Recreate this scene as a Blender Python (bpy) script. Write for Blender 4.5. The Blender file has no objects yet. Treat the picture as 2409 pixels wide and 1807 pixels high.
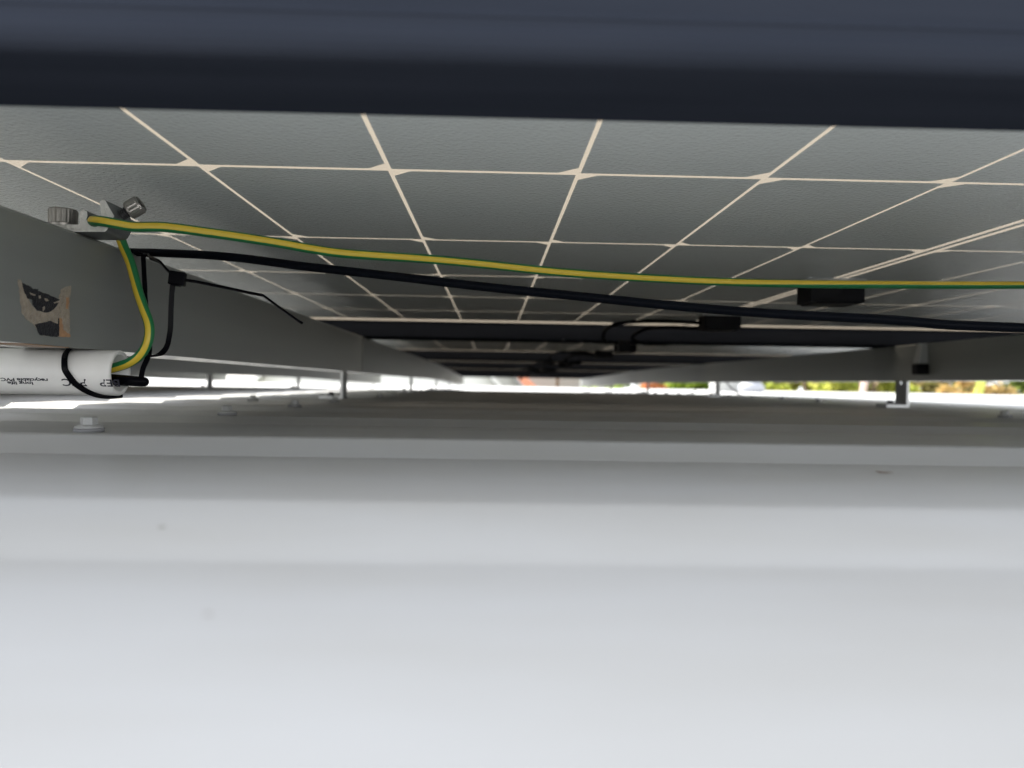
import bpy, bmesh, math, random
from mathutils import Vector, Matrix
R = math.radians
scene = bpy.context.scene
COL = scene.collection

# ------------------------------------------------------------------ camera, light, exposure
F, CX, CY, YAW, ROLL = 1815.0, 1204.5, 903.5, 0.0259, 0.016
_r0 = Vector((math.cos(YAW), -math.sin(YAW), 0)); _u0 = Vector((0, 0, 1))
CD = Vector((math.sin(YAW), math.cos(YAW), 0))
CR = _r0 * math.cos(ROLL) + _u0 * math.sin(ROLL)
CU = _u0 * math.cos(ROLL) - _r0 * math.sin(ROLL)
cam = bpy.data.cameras.new('camera'); co = bpy.data.objects.new('camera', cam); COL.objects.link(co)
co.matrix_world = Matrix(((CR.x, CU.x, -CD.x, 0), (CR.y, CU.y, -CD.y, 0), (CR.z, CU.z, -CD.z, 0), (0, 0, 0, 1)))
cam.sensor_width = 36; cam.sensor_fit = 'HORIZONTAL'; cam.lens = 36 * F / 2409
cam.clip_start = 0.005; cam.clip_end = 2000
cam.dof.use_dof = True; cam.dof.focus_distance = 0.43; cam.dof.aperture_fstop = 9.5
scene.camera = co

SUNV = Vector((-0.75, 0.75, 1.0)).normalized()          # towards the sun: ahead and to the left
w = bpy.data.worlds.new('World'); scene.world = w; w.use_nodes = True
nt = w.node_tree; bg = nt.nodes['Background']
sky = nt.nodes.new('ShaderNodeTexSky'); sky.sky_type = 'NISHITA'; sky.sun_disc = False
sky.sun_elevation = math.asin(SUNV.z); sky.sun_rotation = math.atan2(SUNV.x, SUNV.y)
sky.dust_density = 2.0
tcw = nt.nodes.new('ShaderNodeTexCoord'); nzw = nt.nodes.new('ShaderNodeTexNoise'); nzw.inputs['Scale'].default_value = 2.2; nzw.inputs['Detail'].default_value = 7
rpw = nt.nodes.new('ShaderNodeValToRGB'); rpw.color_ramp.elements[0].position = 0.30; rpw.color_ramp.elements[1].position = 0.54
mxw = nt.nodes.new('ShaderNodeMix'); mxw.data_type = 'RGBA'; mxw.inputs[7].default_value = (7.3, 7.6, 8.1, 1)      # bright broken cloud
spw = nt.nodes.new('ShaderNodeSeparateXYZ'); nt.links.new(tcw.outputs['Generated'], spw.inputs[0])
hzr = nt.nodes.new('ShaderNodeMapRange'); hzr.inputs['From Min'].default_value = 0.0; hzr.inputs['From Max'].default_value = 0.9; hzr.inputs['To Min'].default_value = 1.45; hzr.inputs['To Max'].default_value = 0.95
nt.links.new(spw.outputs[2], hzr.inputs['Value'])
vmw = nt.nodes.new('ShaderNodeVectorMath'); vmw.operation = 'SCALE'; vmw.inputs[0].default_value = (7.3, 7.5, 7.85); nt.links.new(hzr.outputs[0], vmw.inputs['Scale']); nt.links.new(vmw.outputs[0], mxw.inputs[7])
nt.links.new(tcw.outputs['Generated'], nzw.inputs['Vector']); nt.links.new(nzw.outputs[0], rpw.inputs[0]); nt.links.new(rpw.outputs[0], mxw.inputs[0])
nt.links.new(sky.outputs[0], mxw.inputs[6]); nt.links.new(mxw.outputs[2], bg.inputs[0]); bg.inputs[1].default_value = 0.096
sl = bpy.data.lights.new('sun', 'SUN'); sl.energy = 5.0; sl.angle = R(0.5); sl.color = (1, 0.95, 0.87)
so = bpy.data.objects.new('sun', sl); COL.objects.link(so)
so.rotation_euler = (-SUNV).to_track_quat('-Z', 'Y').to_euler(); so.location = (-20, 20, 30)
scene.view_settings.view_transform = 'Standard'; scene.view_settings.look = 'None'
scene.view_settings.exposure = 1.75; scene.view_settings.gamma = 1
cy = scene.cycles
cy.max_bounces = 14; cy.diffuse_bounces = 8; cy.glossy_bounces = 6; cy.transmission_bounces = 8; cy.transparent_max_bounces = 12
cy.sample_clamp_indirect = 6; cy.caustics_reflective = False; cy.caustics_refractive = False
cy.use_denoising = True

# ------------------------------------------------------------------ helpers
def ray(px, py):
    return CD * F + CR * (px - CX) - CU * (py - CY)
def PY(px, py, Y):                                      # point seen there at depth Y
    d = ray(px, py); return d * (Y / d.y)
def PXP(px, py, X):                                     # point seen there on the plane x = X
    d = ray(px, py); return d * (X / d.x)
def dip(Y):                                             # the deck sags a little at its far end
    t = min(1, max(0, (Y - 3.0) / 3.0)); return 0.026 * t * t * (3 - 2 * t)

class MB:
    def __init__(s): s.v = []; s.f = []; s.m = []; s.sm = []
    def face(s, idx, m=0, sm=False): s.f.append(tuple(idx)); s.m.append(m); s.sm.append(sm)
    def box(s, a, b, m=0, M=None):
        n = len(s.v)
        for z in (a[2], b[2]):
            for x, y in ((a[0], a[1]), (b[0], a[1]), (b[0], b[1]), (a[0], b[1])):
                p = Vector((x, y, z)); s.v.append(M @ p if M else p)
        for q in ((3, 2, 1, 0), (4, 5, 6, 7), (0, 1, 5, 4), (1, 2, 6, 5), (2, 3, 7, 6), (3, 0, 4, 7)):
            s.face([n + i for i in q], m)
    def loft(s, rings, m=0, sm=False, cap=True, closed=True, mfun=None):
        n0 = len(s.v); k = len(rings[0])
        for r in rings: s.v.extend(Vector(p) for p in r)
        for i in range(len(rings) - 1):
            for j in range(k if closed else k - 1):
                a = n0 + i * k + j; b = n0 + i * k + (j + 1) % k
                s.face((a, b, b + k, a + k), mfun(j) if mfun else m, sm)
        if cap:
            s.face([n0 + j for j in range(k)][::-1], m)
            s.face([n0 + (len(rings) - 1) * k + j for j in range(k)], m)
    def lathe(s, base, axis, prof, seg=24, m=0, sm=True, knurl=None):
        ax = Vector(axis).normalized(); e = ax.orthogonal().normalized(); g = ax.cross(e)
        rings = []
        for h, r in prof:
            ring = []
            for j in range(seg):
                rr = r
                if knurl and knurl[0] <= h <= knurl[1] and j % 2: rr = r * knurl[2]
                t = 2 * math.pi * j / seg
                ring.append(Vector(base) + ax * h + (e * math.cos(t) + g * math.sin(t)) * rr)
            rings.append(ring)
        s.loft(rings, m, sm)
    def tube(s, pts, r, seg=12, m=0, refs=None, mfun=None, cap=True):
        pts = [Vector(p) for p in pts]; rings = []; e = None
        for i, p in enumerate(pts):
            t = (pts[min(i + 1, len(pts) - 1)] - pts[max(i - 1, 0)]).normalized()
            if refs: e = refs[i] - t * refs[i].dot(t)
            else:
                if e is None: e = t.orthogonal()
                e = e - t * e.dot(t)
            e.normalize(); g = t.cross(e)
            rr = r[i] if isinstance(r, (list, tuple)) else r
            rings.append([p + (e * math.cos(2 * math.pi * (j + .5) / seg) + g * math.sin(2 * math.pi * (j + .5) / seg)) * rr for j in range(seg)])
        s.loft(rings, m, True, cap, True, mfun)
    def ribbon(s, pts, wd, wid, th, m=0):
        rings = []
        pts = [Vector(p) for p in pts]
        for i, p in enumerate(pts):
            t = (pts[min(i + 1, len(pts) - 1)] - pts[max(i - 1, 0)]).normalized()
            a = Vector(wd[i] if isinstance(wd, list) else wd); a = (a - t * a.dot(t)).normalized(); b = t.cross(a)
            ww = wid[i] if isinstance(wid, list) else wid
            rings.append([p + a * ww / 2 + b * th / 2, p - a * ww / 2 + b * th / 2, p - a * ww / 2 - b * th / 2, p + a * ww / 2 - b * th / 2])
        s.loft(rings, m, False)
    def build(s, name, mats, parent=None, loc=None, fix=True):
        me = bpy.data.meshes.new(name); me.from_pydata([tuple(v) for v in s.v], [], s.f)
        mats = mats if isinstance(mats, (list, tuple)) else [mats]
        for mt in mats: me.materials.append(mt)
        me.polygons.foreach_set('material_index', s.m); me.polygons.foreach_set('use_smooth', s.sm)
        if fix:
            bm = bmesh.new(); bm.from_mesh(me); bmesh.ops.recalc_face_normals(bm, faces=bm.faces); bm.to_mesh(me); bm.free()
        me.update()
        o = bpy.data.objects.new(name, me); COL.objects.link(o)
        if parent: o.parent = parent
        if loc: o.location = loc
        return o
def bevel(o, wdt, seg=2):
    md = o.modifiers.new('bevel', 'BEVEL'); md.width = wdt; md.segments = seg; md.limit_method = 'ANGLE'; md.angle_limit = R(40)
    return o
def spline(pts, n=8):
    P = [Vector(p) for p in pts]; P = [2 * P[0] - P[1]] + P + [2 * P[-1] - P[-2]]; out = []
    for i in range(1, len(P) - 2):
        a, b, c, d = P[i - 1:i + 3]
        for k in range(n):
            t = k / n
            out.append(0.5 * (2 * b + (c - a) * t + (2 * a - 5 * b + 4 * c - d) * t * t + (3 * b - a - 3 * c + d) * t ** 3))
    out.append(P[-2]); return out
def tag(o, label, cat, group=None):
    o['label'] = label; o['category'] = cat
    if group: o['group'] = group
    return o
def thing(name, label, cat, loc=(0, 0, 0), group=None):
    o = bpy.data.objects.new(name, None); COL.objects.link(o); o.location = loc; o.empty_display_size = 0.05
    return tag(o, label, cat, group)
def copy_tree(o, parent=None):
    c = o.copy(); COL.objects.link(c)
    if parent: c.parent = parent
    for ch in list(o.children): copy_tree(ch, c)
    return c

# ------------------------------------------------------------------ materials
def mat(name): 
    m = bpy.data.materials.new(name); m.use_nodes = True; return m, m.node_tree, m.node_tree.nodes['Principled BSDF']
def nd(t, kind, **kw):
    n = t.nodes.new(kind)
    for k, v in kw.items(): setattr(n, k, v)
    return n
def simple(name, col, rough=0.5, metal=0.0, var=0.12, scale=60, bump=0.0, bscale=400, spec=0.5, stretch=None):
    m, t, b = mat(name)
    tc = nd(t, 'ShaderNodeTexCoord'); no = nd(t, 'ShaderNodeTexNoise'); no.inputs['Scale'].default_value = scale; no.inputs['Detail'].default_value = 5
    t.links.new(tc.outputs['Object'], no.inputs['Vector'])
    if stretch:
        mp = nd(t, 'ShaderNodeMapping'); mp.inputs['Scale'].default_value = stretch; t.links.new(tc.outputs['Object'], mp.inputs[0]); t.links.new(mp.outputs[0], no.inputs['Vector'])
    mx = nd(t, 'ShaderNodeMix', data_type='RGBA'); t.links.new(no.outputs[0], mx.inputs[0])
    mx.inputs[6].default_value = (*[c * (1 - var) for c in col], 1); mx.inputs[7].default_value = (*[min(1, c * (1 + var)) for c in col], 1)
    t.links.new(mx.outputs[2], b.inputs['Base Color'])
    b.inputs['Roughness'].default_value = rough; b.inputs['Metallic'].default_value = metal; b.inputs['Specular IOR Level'].default_value = spec
    if bump:
        n2 = nd(t, 'ShaderNodeTexNoise'); n2.inputs['Scale'].default_value = bscale; n2.inputs['Detail'].default_value = 3
        t.links.new(tc.outputs['Object'], n2.inputs['Vector'])
        bp = nd(t, 'ShaderNodeBump'); bp.inputs['Strength'].default_value = bump; bp.inputs['Distance'].default_value = 0.001
        t.links.new(n2.outputs[0], bp.inputs['Height']); t.links.new(bp.outputs[0], b.inputs['Normal'])
    return m

def roof_material():
    m, t, b = mat('roof_paint'); L = t.links
    tc = nd(t, 'ShaderNodeTexCoord')
    mp = nd(t, 'ShaderNodeMapping'); mp.inputs['Scale'].default_value = (9, 28, 28); L.new(tc.outputs['Object'], mp.inputs[0])
    st = nd(t, 'ShaderNodeTexNoise'); st.inputs['Scale'].default_value = 1.0; st.inputs['Detail'].default_value = 6; L.new(mp.outputs[0], st.inputs['Vector'])
    r1 = nd(t, 'ShaderNodeValToRGB'); r1.color_ramp.elements[0].position = 0.3; r1.color_ramp.elements[1].position = 0.65
    r1.color_ramp.elements[0].color = (0.42, 0.415, 0.40, 1); r1.color_ramp.elements[1].color = (0.455, 0.455, 0.45, 1); L.new(st.outputs[0], r1.inputs[0])
    # small dirt specks
    vo = nd(t, 'ShaderNodeTexVoronoi'); vo.inputs['Scale'].default_value = 34; vo.inputs['Randomness'].default_value = 1; L.new(tc.outputs['Object'], vo.inputs['Vector'])
    wn = nd(t, 'ShaderNodeTexWhiteNoise'); wn.noise_dimensions = '3D'; L.new(vo.outputs['Position'], wn.inputs['Vector'])
    th = nd(t, 'ShaderNodeMath', operation='MULTIPLY'); L.new(wn.outputs[0], th.inputs[0]); th.inputs[1].default_value = 0.11
    th2 = nd(t, 'ShaderNodeMath', operation='SUBTRACT'); L.new(th.outputs[0], th2.inputs[0]); th2.inputs[1].default_value = 0.06
    lt = nd(t, 'ShaderNodeMath', operation='LESS_THAN'); L.new(vo.outputs['Distance'], lt.inputs[0]); L.new(th2.outputs[0], lt.inputs[1])
    mk = nd(t, 'ShaderNodeMath', operation='MULTIPLY'); L.new(lt.outputs[0], mk.inputs[0]); mk.inputs[1].default_value = 0.75
    mx = nd(t, 'ShaderNodeMix', data_type='RGBA'); L.new(mk.outputs[0], mx.inputs[0]); L.new(r1.outputs[0], mx.inputs[6]); mx.inputs[7].default_value = (0.12, 0.09, 0.065, 1)
    L.new(mx.outputs[2], b.inputs['Base Color'])
    b.inputs['Roughness'].default_value = 0.36; b.inputs['Specular IOR Level'].default_value = 0.2
    return m

CELL = 0.093; ROW = 0.184; PW = 1.151; PHALF = 0.861
def laminate_material():
    m, t, b = mat('solar_cells'); L = t.links
    def M(op, a, bb=None, c=None):
        n = nd(t, 'ShaderNodeMath', operation=op)
        for i, x in enumerate((a, bb, c)):
            if x is None: continue
            if isinstance(x, (int, float)): n.inputs[i].default_value = x
            else: L.new(x, n.inputs[i])
        return n.outputs[0]
    tc = nd(t, 'ShaderNodeTexCoord'); sp = nd(t, 'ShaderNodeSeparateXYZ'); L.new(tc.outputs['Object'], sp.inputs[0])
    ax = M('ABSOLUTE', sp.outputs[0]); y = M('SUBTRACT', sp.outputs[1], 0.021)
    s = M('SUBTRACT', ax, 0.0055)
    cx = M('MULTIPLY', M('FRACT', M('DIVIDE', s, CELL)), CELL)
    rt = M('DIVIDE', y, ROW); cyy = M('MULTIPLY', M('FRACT', rt), ROW)
    par = M('MODULO', M('FLOOR', rt), 2.0)                                # 0: chamfer on the inner long edge
    cxe = M('ADD', M('MULTIPLY', M('SUBTRACT', 1.0, par), cx), M('MULTIPLY', par, M('SUBTRACT', CELL, cx)))
    cye = M('MINIMUM', cyy, M('SUBTRACT', ROW, cyy))
    line = M('LESS_THAN', M('MINIMUM', cx, M('SUBTRACT', CELL, cx)), 0.00108)
    line = M('MAXIMUM', line, M('LESS_THAN', cye, 0.0017))
    line = M('MAXIMUM', line, M('LESS_THAN', M('ADD', cxe, cye), 0.0118))
    line = M('MAXIMUM', line, M('LESS_THAN', ax, 0.0068))
    line = M('MAXIMUM', line, M('GREATER_THAN', s, 9 * CELL - 0.0013))
    line = M('MAXIMUM', line, M('LESS_THAN', y, 0.0015)); line = M('MAXIMUM', line, M('GREATER_THAN', y, 6 * ROW - 0.025))
    line = M('MULTIPLY', line, M('GREATER_THAN', ax, 0.0019))
    # orange-peel relief of the back sheet
    no = nd(t, 'ShaderNodeTexNoise'); no.inputs['Scale'].default_value = 460; no.inputs['Detail'].default_value = 2.5; L.new(tc.outputs['Object'], no.inputs['Vector'])
    n2 = nd(t, 'ShaderNodeTexNoise'); n2.inputs['Scale'].default_value = 7; n2.inputs['Detail'].default_value = 3; L.new(tc.outputs['Object'], n2.inputs['Vector'])
    vo = nd(t, 'ShaderNodeTexVoronoi'); vo.inputs['Scale'].default_value = 14; L.new(tc.outputs['Object'], vo.inputs['Vector'])
    bub = M('MULTIPLY', M('MAXIMUM', M('SUBTRACT', 0.10, vo.outputs['Distance']), 0.0), 6.0)
    bp = nd(t, 'ShaderNodeBump'); bp.inputs['Strength'].default_value = 1.0; bp.inputs['Distance'].default_value = 0.0018
    L.new(M('ADD', no.outputs[0], bub), bp.inputs['Height'])
    cel = nd(t, 'ShaderNodeMix', data_type='RGBA'); L.new(n2.outputs[0], cel.inputs[0])
    cel.inputs[6].default_value = (0.76, 0.81, 0.805, 1); cel.inputs[7].default_value = (0.82, 0.87, 0.865, 1)
    dcell = nd(t, 'ShaderNodeBsdfDiffuse'); L.new(cel.outputs[2], dcell.inputs[0]); bp2 = nd(t, 'ShaderNodeBump'); bp2.inputs['Strength'].default_value = 0.38; bp2.inputs['Distance'].default_value = 0.0012; L.new(no.outputs[0], bp2.inputs['Height'])
    tr = nd(t, 'ShaderNodeBsdfTranslucent'); tr.inputs[0].default_value = (0.225, 0.192, 0.155, 1)
    brd = M('GREATER_THAN', y, 6 * ROW - 0.025)
    trc = nd(t, 'ShaderNodeMix', data_type='RGBA'); L.new(brd, trc.inputs[0]); trc.inputs[6].default_value = tr.inputs[0].default_value; trc.inputs[7].default_value = (0.36, 0.305, 0.245, 1); L.new(trc.outputs[2], tr.inputs[0])
    df = nd(t, 'ShaderNodeBsdfDiffuse'); df.inputs[0].default_value = (0.55, 0.54, 0.52, 1)
    gapm = nd(t, 'ShaderNodeMixShader'); gapm.inputs[0].default_value = 0.35; L.new(tr.outputs[0], gapm.inputs[1]); L.new(df.outputs[0], gapm.inputs[2])
    base = nd(t, 'ShaderNodeMixShader'); L.new(line, base.inputs[0]); L.new(dcell.outputs[0], base.inputs[1]); L.new(gapm.outputs[0], base.inputs[2])
    fr = nd(t, 'ShaderNodeFresnel'); fr.inputs[0].default_value = 1.43; L.new(bp2.outputs[0], fr.inputs['Normal'])
    frl = nd(t, 'ShaderNodeFresnel'); frl.inputs[0].default_value = 1.42
    gl = nd(t, 'ShaderNodeBsdfGlossy'); gl.inputs['Roughness'].default_value = 0.13; gl.inputs[0].default_value = (0.9, 0.92, 0.93, 1); L.new(bp.outputs[0], gl.inputs['Normal'])
    sh = nd(t, 'ShaderNodeBsdfSheen'); sh.inputs[0].default_value = (0.12, 0.125, 0.125, 1); sh.inputs['Roughness'].default_value = 0.5
    sheen_add = nd(t, 'ShaderNodeAddShader'); L.new(base.outputs[0], sheen_add.inputs[0]); L.new(sh.outputs[0], sheen_add.inputs[1])      # sheen added to brighten the panel underside at grazing angles
    fin = nd(t, 'ShaderNodeMixShader'); L.new(M('ADD', M('MULTIPLY', M('SUBTRACT', 1.0, line), fr.outputs[0]), M('MULTIPLY', M('MULTIPLY', line, 0.9), frl.outputs[0])), fin.inputs[0]); L.new(sheen_add.outputs[0], fin.inputs[1]); L.new(gl.outputs[0], fin.inputs[2])
    L.new(fin.outputs[0], t.nodes['Material Output'].inputs[0])
    return m
def glass_material():
    m, t, b = mat('cover_glass'); L = t.links
    tr = nd(t, 'ShaderNodeBsdfTransparent'); tr.inputs[0].default_value = (0.93, 0.95, 0.94, 1)
    gl = nd(t, 'ShaderNodeBsdfGlossy'); gl.inputs['Roughness'].default_value = 0.1
    mx = nd(t, 'ShaderNodeMixShader'); mx.inputs[0].default_value = 0.06
    L.new(tr.outputs[0], mx.inputs[1]); L.new(gl.outputs[0], mx.inputs[2]); L.new(mx.outputs[0], t.nodes['Material Output'].inputs[0]); return m
def leaf_material(name, c1, c2, trans=0.45):
    m, t, b = mat(name); L = t.links
    oi = nd(t, 'ShaderNodeNewGeometry'); 
    rp = nd(t, 'ShaderNodeMix', data_type='RGBA'); L.new(oi.outputs['Random Per Island'], rp.inputs[0])
    rp.inputs[6].default_value = (*c1, 1); rp.inputs[7].default_value = (*c2, 1)
    df = nd(t, 'ShaderNodeBsdfDiffuse'); L.new(rp.outputs[2], df.inputs[0])
    tr = nd(t, 'ShaderNodeBsdfTranslucent'); L.new(rp.outputs[2], tr.inputs[0])
    mx = nd(t, 'ShaderNodeMixShader'); mx.inputs[0].default_value = trans
    L.new(df.outputs[0], mx.inputs[1]); L.new(tr.outputs[0], mx.inputs[2]); L.new(mx.outputs[0], t.nodes['Material Output'].inputs[0]); return m

def frame_material():
    m, t, b = mat('black_anodised'); L = t.links
    tc = nd(t, 'ShaderNodeTexCoord'); vo = nd(t, 'ShaderNodeTexVoronoi'); vo.inputs['Scale'].default_value = 30; L.new(tc.outputs['Object'], vo.inputs['Vector'])
    wn = nd(t, 'ShaderNodeTexWhiteNoise'); wn.noise_dimensions = '3D'; L.new(vo.outputs['Position'], wn.inputs['Vector'])
    mu = nd(t, 'ShaderNodeMath', operation='MULTIPLY_ADD'); L.new(wn.outputs[0], mu.inputs[0]); mu.inputs[1].default_value = 0.34; mu.inputs[2].default_value = -0.22
    lt = nd(t, 'ShaderNodeMath', operation='LESS_THAN'); L.new(vo.outputs['Distance'], lt.inputs[0]); L.new(mu.outputs[0], lt.inputs[1])
    mp = nd(t, 'ShaderNodeMapping'); mp.inputs['Scale'].default_value = (4, 60, 60); L.new(tc.outputs['Object'], mp.inputs[0])
    no = nd(t, 'ShaderNodeTexNoise'); no.inputs['Scale'].default_value = 1.5; no.inputs['Detail'].default_value = 5; L.new(mp.outputs[0], no.inputs['Vector'])
    a = nd(t, 'ShaderNodeMix', data_type='RGBA'); L.new(no.outputs[0], a.inputs[0]); a.inputs[6].default_value = (0.0135, 0.0165, 0.0235, 1); a.inputs[7].default_value = (0.027, 0.031, 0.042, 1)
    c = nd(t, 'ShaderNodeMix', data_type='RGBA'); L.new(lt.outputs[0], c.inputs[0]); L.new(a.outputs[2], c.inputs[6]); c.inputs[7].default_value = (0.20, 0.21, 0.22, 1)
    L.new(c.outputs[2], b.inputs['Base Color']); b.inputs['Roughness'].default_value = 0.6; b.inputs['Specular IOR Level'].default_value = 0.0
    return m
MAT = dict(
    roof=roof_material(), cells=laminate_material(), glass=glass_material(),
    frame=frame_material(),
    alu=simple('mill_aluminium', (0.28, 0.295, 0.285), 0.42, 0.35, 0.16, 5, 0.12, 900, stretch=(8, .35, 8)),
    alug=simple('grey_aluminium', (0.48, 0.485, 0.49), 0.55, 0.0, 0.1, 200, spec=0.2),
    alup=simple('lit_underside_aluminium', (0.72, 0.72, 0.70), 0.16, 0.75, 0.05, 80),
    alub=simple('bright_aluminium', (0.80, 0.80, 0.79), 0.32, 0.6, 0.08, 200),
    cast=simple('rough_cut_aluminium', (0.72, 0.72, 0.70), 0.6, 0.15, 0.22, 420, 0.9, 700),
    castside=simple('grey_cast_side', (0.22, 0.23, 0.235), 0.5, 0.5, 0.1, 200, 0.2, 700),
    steel=simple('stainless_steel', (0.42, 0.40, 0.375), 0.3, 0.9, 0.25, 300),
    dsteel=simple('dark_steel', (0.11, 0.11, 0.115), 0.4, 0.8, 0.2, 300),
    pvc=simple('white_pvc', (0.82, 0.805, 0.775), 0.4, 0.0, 0.06, 130, 0.05, 500),
    ink=simple('black_ink', (0.015, 0.015, 0.025), 0.6),
    black=simple('black_plastic', (0.006, 0.0065, 0.009), 0.5, spec=0.12),
    cable=simple('black_cable', (0.004, 0.005, 0.008), 0.4, spec=0.04),
    tie=simple('black_nylon', (0.0035, 0.0035, 0.005), 0.18, spec=0.04),
    yellow=simple('earth_yellow', (0.68, 0.50, 0.045), 0.38, 0, 0.05, 200),
    green=simple('earth_green', (0.012, 0.17, 0.055), 0.38, 0, 0.06, 200),
    tape=simple('torn_black_tape', (0.012, 0.013, 0.02), 0.45, 0, 0.6, 900, 0.8, 900),
    glue=simple('old_adhesive', (0.36, 0.31, 0.25), 0.3, 0, 0.5, 330, 0.8, 500),
    rust=simple('orange_adhesive', (0.46, 0.26, 0.14), 0.4, 0, 0.4, 400, 0.4, 500),
    screw=simple('painted_screw', (0.41, 0.41, 0.40), 0.45, 0, 0.15, 800),
    rubber=simple('grey_washer', (0.24, 0.24, 0.245), 0.7),
    bead=simple('grey_sealant', (0.42, 0.43, 0.43), 0.4),
    cone=simple('grey_plastic', (0.44, 0.46, 0.47), 0.5),
    ground=simple('grass_ground', (0.10, 0.11, 0.05), 0.9, 0, 0.5, 0.6),
    wwall=simple('white_render', (0.78, 0.77, 0.74), 0.8, 0, 0.04, 2),
    gwall=simple('pale_grey_wall', (0.42, 0.42, 0.40), 0.8, 0, 0.06, 2),
    tile=simple('terracotta_tiles', (0.42, 0.15, 0.075), 0.7, 0, 0.3, 6),
    groof=simple('grey_metal_roof', (0.35, 0.36, 0.36), 0.5, 0, 0.06, 2),
    wglass=simple('window_glass', (0.03, 0.04, 0.05), 0.08),
    bark=simple('bark', (0.16, 0.11, 0.075), 0.9, 0, 0.4, 8), pbark=simple('pale_bark', (0.50, 0.38, 0.32), 0.8, 0, 0.2, 8),
    stem=simple('green_stem', (0.45, 0.50, 0.08), 0.5, 0, 0.15, 10), pole=simple('brown_pole', (0.13, 0.08, 0.045), 0.8),
    dome=simple('grey_dome', (0.30, 0.31, 0.34), 0.5),
    ly=leaf_material('yellow_green_leaves', (0.30, 0.36, 0.07), (0.55, 0.54, 0.13), 0.5),
    lg=leaf_material('green_leaves', (0.12, 0.19, 0.03), (0.32, 0.40, 0.06), 0.45),
    ld=leaf_material('dark_leaves', (0.06, 0.09, 0.03), (0.17, 0.22, 0.05), 0.3),
    lo=leaf_material('olive_tan_leaves', (0.16, 0.17, 0.06), (0.36, 0.28, 0.12), 0.4),
    lb=leaf_material('dry_blond_fronds', (0.42, 0.30, 0.11), (0.62, 0.45, 0.20), 0.4),
    lr=leaf_material('orange_blossom', (0.50, 0.17, 0.08), (0.62, 0.32, 0.13), 0.4),
)

# ------------------------------------------------------------------ setting: ground, roof deck
mb = MB(); mb.v = [Vector(p) for p in ((-600, -600, -3.6), (600, -600, -3.6), (600, 600, -3.6), (-600, 600, -3.6))]; mb.face((0, 1, 2, 3))
g = mb.build('ground', MAT['ground']); g['kind'] = 'structure'

PITCH = 0.222; CREST0 = 0.194; ZC = -0.030; ZP = -0.0420; ROOF_END = 15.6
ZP1 = ZC - 0.0060
prof = [(-3.5, ZP1), (CREST0 - 0.040, ZP1)]
k = 0
while CREST0 + PITCH * k + 0.2 < ROOF_END:
    f0 = CREST0 + PITCH * k
    zl = ZP1 if k == 0 else ZC - (0.0125 if k == 1 else 0.009 if k == 5 else 0.0050)      # the pan before this rib
    zn = ZC - (0.0125 if k == 0 else 0.009 if k == 4 else 0.0050)
    prof += [(f0 - (0.035 if k == 0 else 0.0180), zl + 0.0006), (f0 - 0.0022, ZC - (0.0004 if k == 0 else 0.0010)), (f0, ZC - (0.00012 if k == 0 else 0.0003)), (f0 + 0.0028, ZC), (f0 + 0.111, ZC), (f0 + 0.1135, ZC - 0.0006),
             (f0 + 0.1270, zn + 0.0005), (f0 + 0.1290, zn), (f0 + PITCH - 0.0200, zn)]
    k += 1
prof += [(ROOF_END, ZP)]
mb = MB(); n = len(prof)
for X in (-16, 16):
    for (Y, z) in prof: mb.v.append(Vector((X, Y, z - dip(Y))))
for i in range(n - 1): mb.face((i, n + i, n + i + 1, i + 1), 0, False)
b0 = len(mb.v)
for X in (-16, 16):
    mb.v.append(Vector((X, ROOF_END, ZP - dip(ROOF_END) - 0.2)))
mb.face((n - 1, 2 * n - 1, b0 + 1, b0))
roof = mb.build('roof', MAT['roof'], fix=False); roof['kind'] = 'structure'

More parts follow.
